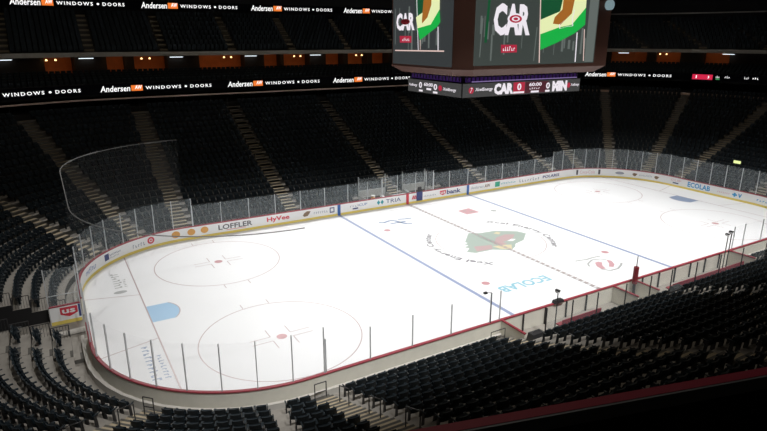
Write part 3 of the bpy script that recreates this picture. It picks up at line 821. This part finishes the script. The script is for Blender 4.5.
put = ribbon('long black led ribbon over the lower seats repeating white Andersen lettering', 19.95, 11.15, 1.0, -57, 57)
def ad(put, s, k, h=.31):
    put(AN, s, s+2.95*k, -h, h, LEDW); put(RECT, s+3.05*k, s+4.2*k, -h*.95, h*.95, LEDO, 'logo_block'); put(AWT, s+3.4*k, s+4.15*k, -h*.4, h*.9, LEDW, 'lettering', .05)
    put(WD, s+4.5*k, s+8.2*k, -h*.62, h*.5, LEDW); put(WD2, s+9.2*k, s+11.55*k, -h*.62, h*.5, LEDW)
    put(disc2d(10), s+8.58*k, s+8.86*k, -h*.4, h*.3, LEDW, 'dot')
for i in range(-2, 3): ad(put, -25.4+13.4*i, 1.)
ad(put, 41.4, 1.02)
put(RECT, 55.85, 58.4, -.34, .34, LEDR, 'red_field'); put(text2d('11:00', .03), 56.3, 58.0, -.2, .22, LEDW, 'lettering', .05)
for a, b_, m_ in ((58.8, 59.3, LEDW), (59.9, 60.6, LEDW), (62.3, 62.9, LEDW), (63.3, 64.1, LEDW)): put(scribble(3, int(a)), a, b_, -.05, .25, m_)
put(RECT, 58.8, 59.3, -.3, -.1, LEDG, 'green_field'); put(scribble(5, 4), 65.4, 66.9, -.45, -.05, LEDW)
put = ribbon('upper led ribbon high above the balcony seats with white Andersen lettering', 33.0, 20.16, .95, -57, 21.9)
for i in range(-2, 3): ad(put, -18.4+14.0*i, 1.05, .36)
mb = MB(); prism(mb, samples(21.95, 57, 1.2), rect(33.0, 19.95, 33.15, 20.12))
tag(mb.build('trim_upper_rail', FASC), kind='structure')

# ================================================================== SCOREBOARD
S = empty('scoreboard', (-.38, .2, 13.5)); tag(S, 'large brown hanging scoreboard with video screens and a lit score ring below', 'scoreboard'); so = Vector(S.location)
def chamfer(x, y, c):
    d = min(c, .3); return [(-x+c, -y), (x-d, -y), (x, -y+d), (x, y-d), (x-d, y), (-x+c, y), (-x, y-c), (-x, -y+c)]
def body(name, x, y, c, z0, z1, m, x2=None, y2=None):
    mb = MB(); a = chamfer(x, y, c); b_ = chamfer(x2 or x, y2 or y, c); n = 8
    k = [(p[0], p[1], z0-so.z) for p in a]+[(p[0], p[1], z1-so.z) for p in b_]; mb.v = k
    mb.f = [(i, (i+1)%n, n+(i+1)%n, n+i) for i in range(n)]+[tuple(range(n))[::-1], tuple(range(n, 2*n))]
    return mb.build(name, m, S)
body('housing', 7.0, 4.80, 1.1, 14.3, 22.5, BROWN)
body('housing_skirt', 6.4, 4.2, 1.0, 13.85, 14.3, BROWN, 7.0, 4.8)
body('louvre_band', 5.6, 3.3, .3, 13.35, 13.85, BLACK)
for i in range(30):
    x = -5.3+i*.365; LM = MB(); LM.box(x, -3.36, 13.45-so.z, .06, .08, .38); LM.build('louvre_fin', DARK, S)
for i in range(16): LM = MB(); LM.box(-5.66, -3.0+i*.4, 13.45-so.z, .08, .06, .38); LM.build('louvre_fin', DARK, S)
PUR = emit('purple_glow', (.16, .05, .45), .12); PUR2 = emit('purple_line', (.35, .25, .55), .55)
mb = MB(); mb.box(0, -3.32, 13.40-so.z, 10.8, .04, .3); mb.box(-5.62, 0, 13.40-so.z, .04, 6.2, .3); mb.build('purple_light', PUR, S)
mb = MB(); mb.box(.2, -3.40, 13.38-so.z, 10.2, .04, .07); mb.build('purple_light_line', PUR2, S)
body('score_ring', 5.72, 3.4, .02, 12.35, 13.33, mat('ring_black', (.02, .02, .02), .5))
SCR = emit('screen_grey', (.045, .055, .050), 1.); SCR2 = emit('screen_light_grey', (.12, .14, .13), 1.); GW = emit('screen_white', (.85, .80, .86), 1.); SG = emit('screen_green', (.01, .42, .06), 1.)
SDG = emit('screen_dark_green', (.008, .08, .03), 1.); SCRM = emit('screen_cream', (.78, .85, .45), 1.); SBR = emit('screen_brown', (.36, .13, .02), 1.); SRD = emit('screen_red', (.42, .02, .05), 1.)
SPK = emit('screen_pink', (.75, .55, .50), 1.); SEDGE = emit('screen_frame_grey', (.035, .04, .042), 1.)
Rg = emit('ring_grey', (.05, .05, .05), 1.)
def face_f(depth):   # front face: (x, z) world
    return lambda x, z: (x-so.x, -4.62-depth-so.y+0.0, z-so.z)
def face_l(depth):   # left face: (y, z) world
    return lambda y, z: (-7.42-depth-so.x, y-so.y, z-so.z)
def fpoly(face, pts, m, nm, layer):
    mb = MB(); f = face(.012*layer); mb.poly([f(*p) for p in pts]); return mb.build(nm, m, PAR.get(face, S))
def ftext(face, shape, x0, x1, z0, z1, m, nm, layer):
    f = face(.012*layer); return map2d(shape, lambda u, v: f(x0+(x1-x0)*u, z0+(z1-z0)*v), nm, m, PAR.get(face, S))
mb = MB(); mb.box(-.72-so.x, -4.61-so.y, 14.55-so.z, 11.25, .08, 7.0); FS = mb.build('front_screen', SCR, S)
mb = MB(); mb.box(-7.41-so.x, .0-so.y, 14.45-so.z, .08, 7.3, 7.1); LS_ = mb.build('left_screen', SEDGE, S)
PAR = {face_f: FS, face_l: LS_}
def stripes(face, x0, x1, z0, z1, n, seed, sgn=1):
    r = random.Random(seed)
    for i in range(n):
        x = x0+(x1-x0)*r.random(); w_ = .05+.18*r.random(); a = z0+(z1-z0)*.5*r.random(); b_ = a+(z1-a)*(.3+.7*r.random())
        fpoly(face, [(x, a), (x+sgn*w_, a), (x+sgn*w_, b_), (x, b_)], SCR2, 'screen_picture', 3.2+.05*i)
for face in (face_f,):
    stripes(face, -6.1, -1.2, 14.8, 18.5, 9, 1); stripes(face, -.5, 4.5, 14.8, 17, 12, 2)
    fpoly(face, [(3.9, 14.62), (4.8, 14.62), (4.8, 21), (3.9, 21)], SCR2, 'screen_picture', 4)
    ftext(face, text2d('CAR', .05), -4.9, -1.7, 16.45, 18.45, GW, 'screen_lettering', 5)
    ftext(face, disc2d(), -3.75, -2.35, 17.15, 17.85, GW, 'screen_logo', 6); ftext(face, disc2d(20), -3.6, -2.5, 17.25, 17.75, SRD, 'screen_logo', 7); ftext(face, disc2d(20, .6), -3.4, -2.7, 17.35, 17.65, GW, 'screen_logo', 8)
    fpoly(face, [(-4.17, 15.87), (-2.78, 15.86), (-2.74, 15.37), (-4.13, 15.35)], SRD, 'screen_label', 5); ftext(face, scribble(6, 31), -4.0, -2.9, 15.47, 15.77, GW, 'screen_lettering', 6)
    fpoly(face, [(-1.4, 21), (1.26, 21), (1.26, 18.81), (0.99, 18.06), (-0.83, 17.47), (-1.0, 18.7)], SDG, 'screen_flag', 5)
    fpoly(face, [(-0.83, 17.47), (0.99, 18.06), (1.3, 19.5), (3.4, 21), (3.51, 18.3), (2.22, 17.19), (0.94, 16.99), (-0.73, 16.54)], SCRM, 'screen_flag', 6)
    fpoly(face, [(-0.73, 16.54), (0.94, 16.99), (2.22, 17.19), (3.5, 18.37), (3.57, 17.21), (2.59, 16.62), (0.88, 15.97), (-0.62, 15.51)], SG, 'screen_flag', 7)
    fpoly(face, [(1.26, 21), (2.28, 21), (2.28, 18.84), (2.12, 17.95), (1.1, 17.18), (0.36, 17.24), (0.49, 17.67), (1.16, 18.18)], SBR, 'screen_flag_bear', 8)
    ln = [(1.5, 17.5), (1.0, 17.2), (1.05, 16.9), (1.7, 17.05), (2.3, 17.1), (2.2, 17.6), (2.35, 18.2)]
    for p, q in zip(ln[:-1], ln[1:]): fpoly(face, [(p[0]-.03, p[1]), (q[0]-.03, q[1]), (q[0]+.04, q[1]+.03), (p[0]+.04, p[1]+.03)], GW, 'screen_flag_line', 9)
    for (a, b_, c_, d_, w_, m_) in ((-1.14, 21, -.66, 14.64, .09, SPK), (2.81, 16.68, 2.88, 14.64, .10, GW), (-1.1, 17, -1.2, 14.78, .08, SCR2), (-5.85, 17.5, -5.97, 15.1, .08, SCR2), (3.53, 16.9, 3.74, 14.7, .08, SPK), (-5.3, 21, -5.6, 16, .2, SDG)):
        fpoly(face, [(c_, d_), (c_+w_, d_), (a+w_, b_), (a, b_)], m_, 'screen_picture', 5.5)
face = face_l
fpoly(face, [(3.55, 15.3), (3.6, 21), (-2.6, 21), (-3.0, 15.35)], emit('screen_mid_grey', (.085, .095, .09), 1.), 'screen_picture', 2)
stripes(face, 3.4, .4, 15.4, 18.5, 8, 5, -1); stripes(face, 0, -2.6, 15.4, 17, 8, 6, -1)
ftext(face, text2d('CAR', .05), 3.15, .7, 16.8, 18.0, GW, 'screen_lettering', 5)
ftext(face, disc2d(), 2.5, 1.3, 17.2, 17.6, A_RED, 'screen_logo', 6)
fpoly(face, [(2.68, 16.43), (1.09, 16.43), (1.08, 15.97), (2.63, 15.96)], SRD, 'screen_label', 5); ftext(face, scribble(6, 32), 2.3, 1.3, 16.08, 16.32, GW, 'screen_lettering', 6)
fpoly(face, [(0.8, 21), (-.5, 21), (-0.7, 18.74), (-0.54, 18.04), (0.52, 17.67)], SDG, 'screen_flag', 5)
fpoly(face, [(0.52, 17.67), (-0.54, 18.04), (-1.3, 21), (-2.2, 21), (-2.28, 18.08), (-1.32, 17.16), (0.3, 16.93)], SCRM, 'screen_flag', 6)
fpoly(face, [(0.3, 16.93), (-1.32, 17.16), (-2.28, 18.08), (-2.41, 17.29), (-2.06, 17.0), (-0.03, 16.14)], SG, 'screen_flag', 7)
fpoly(face, [(-.7, 21), (-1.35, 21), (-1.36, 18.41), (-0.93, 17.63), (-0.28, 17.23), (-0.27, 17.54)], SBR, 'screen_flag_bear', 8)
for (a, b_, c_, d_, w_, m_) in ((.7, 21, .2, 15.4, .07, GW), (-2.1, 17.0, -2.18, 15.44, .09, GW), (0, 16.4, -.05, 15.5, .06, SPK)):
    fpoly(face, [(c_, d_), (c_-w_, d_), (a-w_, b_), (a, b_)], m_, 'screen_picture', 5.5)
fpoly(face, [(3.3, 15.36), (-2.9, 15.42), (-2.9, 15.5), (3.3, 15.44)], SPK, 'screen_picture', 5.6)
# score ring displays
def rf(depth): return lambda x, z: (x+.34-so.x, -3.21-depth-so.y, z-so.z)
def rlf(depth): return lambda y, z: (-6.11-depth-so.x, y-so.y, z-so.z)
PAR[rf] = fpoly(rf, [(-6.40, 12.38), (4.95, 12.38), (4.95, 13.30), (-6.40, 13.30)], Rg, 'ring_display', 1); PAR[rlf] = fpoly(rlf, [(3.55, 12.38), (-3.15, 12.38), (-3.15, 13.30), (3.55, 13.30)], Rg, 'ring_display', 1)
def rx_(u): return -6.40+(u-464)/(581-464)*11.35   # along the ring, metres
def rt(s, a, b_, z0, z1, m, bold=.03, sp=1., face=rf, sh=0): ftext(face, text2d(s, bold, sh, spacing=sp) if isinstance(s, str) else s, a, b_, z0, z1, m, 'ring_lettering', 3)
rt(disc2d(14), -5.9, -5.45, 12.62, 13.08, SRD); ftext(rf, text2d('7', .0, .3), -5.78, -5.58, 12.68, 13.02, GW, 'ring_lettering', 4)
rt('XcelEnergy', -5.35, -3.75, 12.72, 13.0, GW, .02, 1, rf, .2)
rt('CAR', -3.65, -1.85, 12.46, 13.24, GW, .07)
fpoly(rf, [(-1.85, 12.45), (-.75, 12.45), (-.75, 13.25), (-1.85, 13.25)], SRD, 'ring_field', 2)
rt('0', -1.5, -1.1, 12.68, 13.18, GW); rt(RECT, -1.85, -.8, 12.47, 12.60, GW)
fpoly(rf, [(-.7, 12.45), (1.6, 12.45), (1.6, 13.25), (-.7, 13.25)], emit('ring_maroon', (.07, .012, .02), 1.), 'ring_field', 2)
rt('60:00', -.35, .9, 12.92, 13.18, GW); rt(scribble(5, 41), -.3, .8, 12.70, 12.84, GW); rt(RECT, -.15, .65, 12.46, 12.60, GW)
rt('0', 1.35, 1.75, 12.68, 13.14, GW); rt(RECT, 1.3, 1.75, 12.46, 12.60, GW)
rt('MIN', 2.0, 3.55, 12.46, 13.22, GW, .07)
rt(disc2d(14), 3.55, 3.9, 12.66, 13.06, SRD); rt('XcelEnergy', 3.95, 4.85, 12.74, 12.98, GW, .02, 1, rf, .2)
rt('XcelEnergy', 3.4, 2.25, 12.74, 12.98, GW, .02, 1, rlf, .2)
rt('0', 2.0, 1.6, 12.70, 13.15, GW, .03, 1, rlf); rt(RECT, 2.0, 1.5, 12.45, 12.58, GW, .03, 1, rlf)
rt('60:00', 1.35, .2, 12.88, 13.14, GW, .03, 1, rlf); rt(RECT, 1.0, .4, 12.62, 12.76, GW, .03, 1, rlf)
rt('0', .1, -.35, 12.68, 13.12, GW, .03, 1, rlf); rt(RECT, .15, -.4, 12.44, 12.58, GW, .03, 1, rlf)
rt(disc2d(12), -.5, -.95, 12.66, 13.06, SRD, .03, 1, rlf); rt('XcelEnergy', -1.05, -2.6, 12.68, 12.94, GW, .02, 1, rlf, .2)
for x in (-5, 3.6):
    for y in (-3, 3.4):
        mb = MB(); mb.tube((x-so.x, y-so.y, 22.5-so.z), (x*1.1-so.x, y*1.1-so.y, 27-so.z), .05); mb.build('hanging_cable', STEEL, S)
mb = MB(); mb.tube((5.9-so.x, -4.9-so.y, 18.6-so.z), (5.9-so.x, -4.6-so.y, 18.6-so.z), .35, 14); mb.build('side_spotlight', emit('spot_teal', (.35, .5, .55), .5), S)

# ================================================================== CAMERA-SIDE LEDGE
A = Vector((-30.03, -34.11, 15.2)); Bp = Vector((-28.95, -34.40, 15.2)); d = (Bp-A).normalized(); n = Vector((-d.y, d.x, 0))
if n.y < 0: n = -n
a0 = A-d*1.4; b0 = A+d*6
t = empty('balcony_ledge', (a0+b0)/2); tag(t, 'dark red ledge of the viewing balcony with a thin grey inner edge', 'ledge'); off = Vector(t.location)
def lbox(nm, w0, w1, z0, z1, m):
    mb = MB(); q = []
    for z in (z0, z1):
        for s_, w_ in ((a0, w1), (b0, w1), (b0, w0), (a0, w0)): p = s_-n*w_-off; q.append((p.x, p.y, z))
    mb.box8(q); mb.build(nm, m, t)
lbox('red_top', .0, .038, -.05, 0, DRED); lbox('inner_edge', .038, .046, -.05, -.002, STEEL)
lbox('parapet', .006, .044, -1.0, -.05, BLACK)
mb = MB(); q = []
for z in (14.05, 14.2):
    for s_, w_ in ((a0-d*8, .02), (b0+d*8, .02), (b0+d*8, 6), (a0-d*8, 6)): p = s_-n*w_; q.append((p.x, p.y, z))
mb.box8(q); tag(mb.build('floor_viewing_balcony', BLACK), kind='structure')

# ================================================================== LIGHTS
def spot(x, y, z, tx, ty, e, ang, blend, col=(1, .98, .95)):
    ld = bpy.data.lights.new('flood_or_fill_spot', 'SPOT'); ld.energy = e; ld.spot_size = R_(ang); ld.spot_blend = blend; ld.shadow_soft_size = .35; ld.color = col
    lo = bpy.data.objects.new('flood_or_fill_spot', ld); C.objects.link(lo); lo.location = (x, y, z)
    lo.rotation_euler = (Vector((tx, ty, 0))-Vector((x, y, z))).to_track_quat('-Z', 'Y').to_euler()
PW = 15500
for i in range(9):
    x = -27+6.75*i
    for s in (-1, 1): spot(x, s*25, 25, x*.98, s*5.0, PW*(.72 if i == 0 else .85 if i in (1, 8) else 1.), 58, 1.)
FILL_W = 950  # power of unseen fill spots, added to brighten the dark stands
for x in (-33, -11, 11, 33):
    for s in (-1, 1): spot(x, s*8, 26, x, s*18, FILL_W, 155, 1., (1, .86, .68))
spot(-28, -31, 25.5, -28, -31.5, 330, 80, 1., (1, .9, .8))  # unseen fill spot, added to bring up the red ledge
t = empty('exit_lamp', P(39.44, 5.6, 2.75), nang(39.44)+PI/2); tag(t, 'small glowing yellow-green lamp low in the dark right end seats', 'lamp')
mb = MB(); mb.box(0, 0, 0, .75, .12, .3); mb.build('lamp_lens', emit('exit_glow', (.75, .85, .35), 1.2), t)
mb = MB(); mb.box(0, -.1, -.05, .95, .1, .4); mb.build('lamp_housing', DARK, t)
mb = MB(); mb.tube((0, -.1, -.55), (0, -.1, 0), .04); mb.build('pole', DARK, t)
print('LAMP', px(P(39.44, 5.6, 2.85)))
w_ = bpy.data.worlds.new('world'); sc.world = w_; w_.use_nodes = True
w_.node_tree.nodes['Background'].inputs[0].default_value = (.5, .6, .7, 1); w_.node_tree.nodes['Background'].inputs[1].default_value = .0045

sc.view_settings.view_transform = 'Standard'; sc.view_settings.look = 'None'; sc.view_settings.exposure = 0.; sc.view_settings.gamma = 1
sc.cycles.use_denoising = True; sc.cycles.use_adaptive_sampling = False
sc.cycles.max_bounces = 6; sc.cycles.diffuse_bounces = 3; sc.cycles.glossy_bounces = 2; sc.cycles.transparent_max_bounces = 16
sc.cycles.sample_clamp_indirect = 4
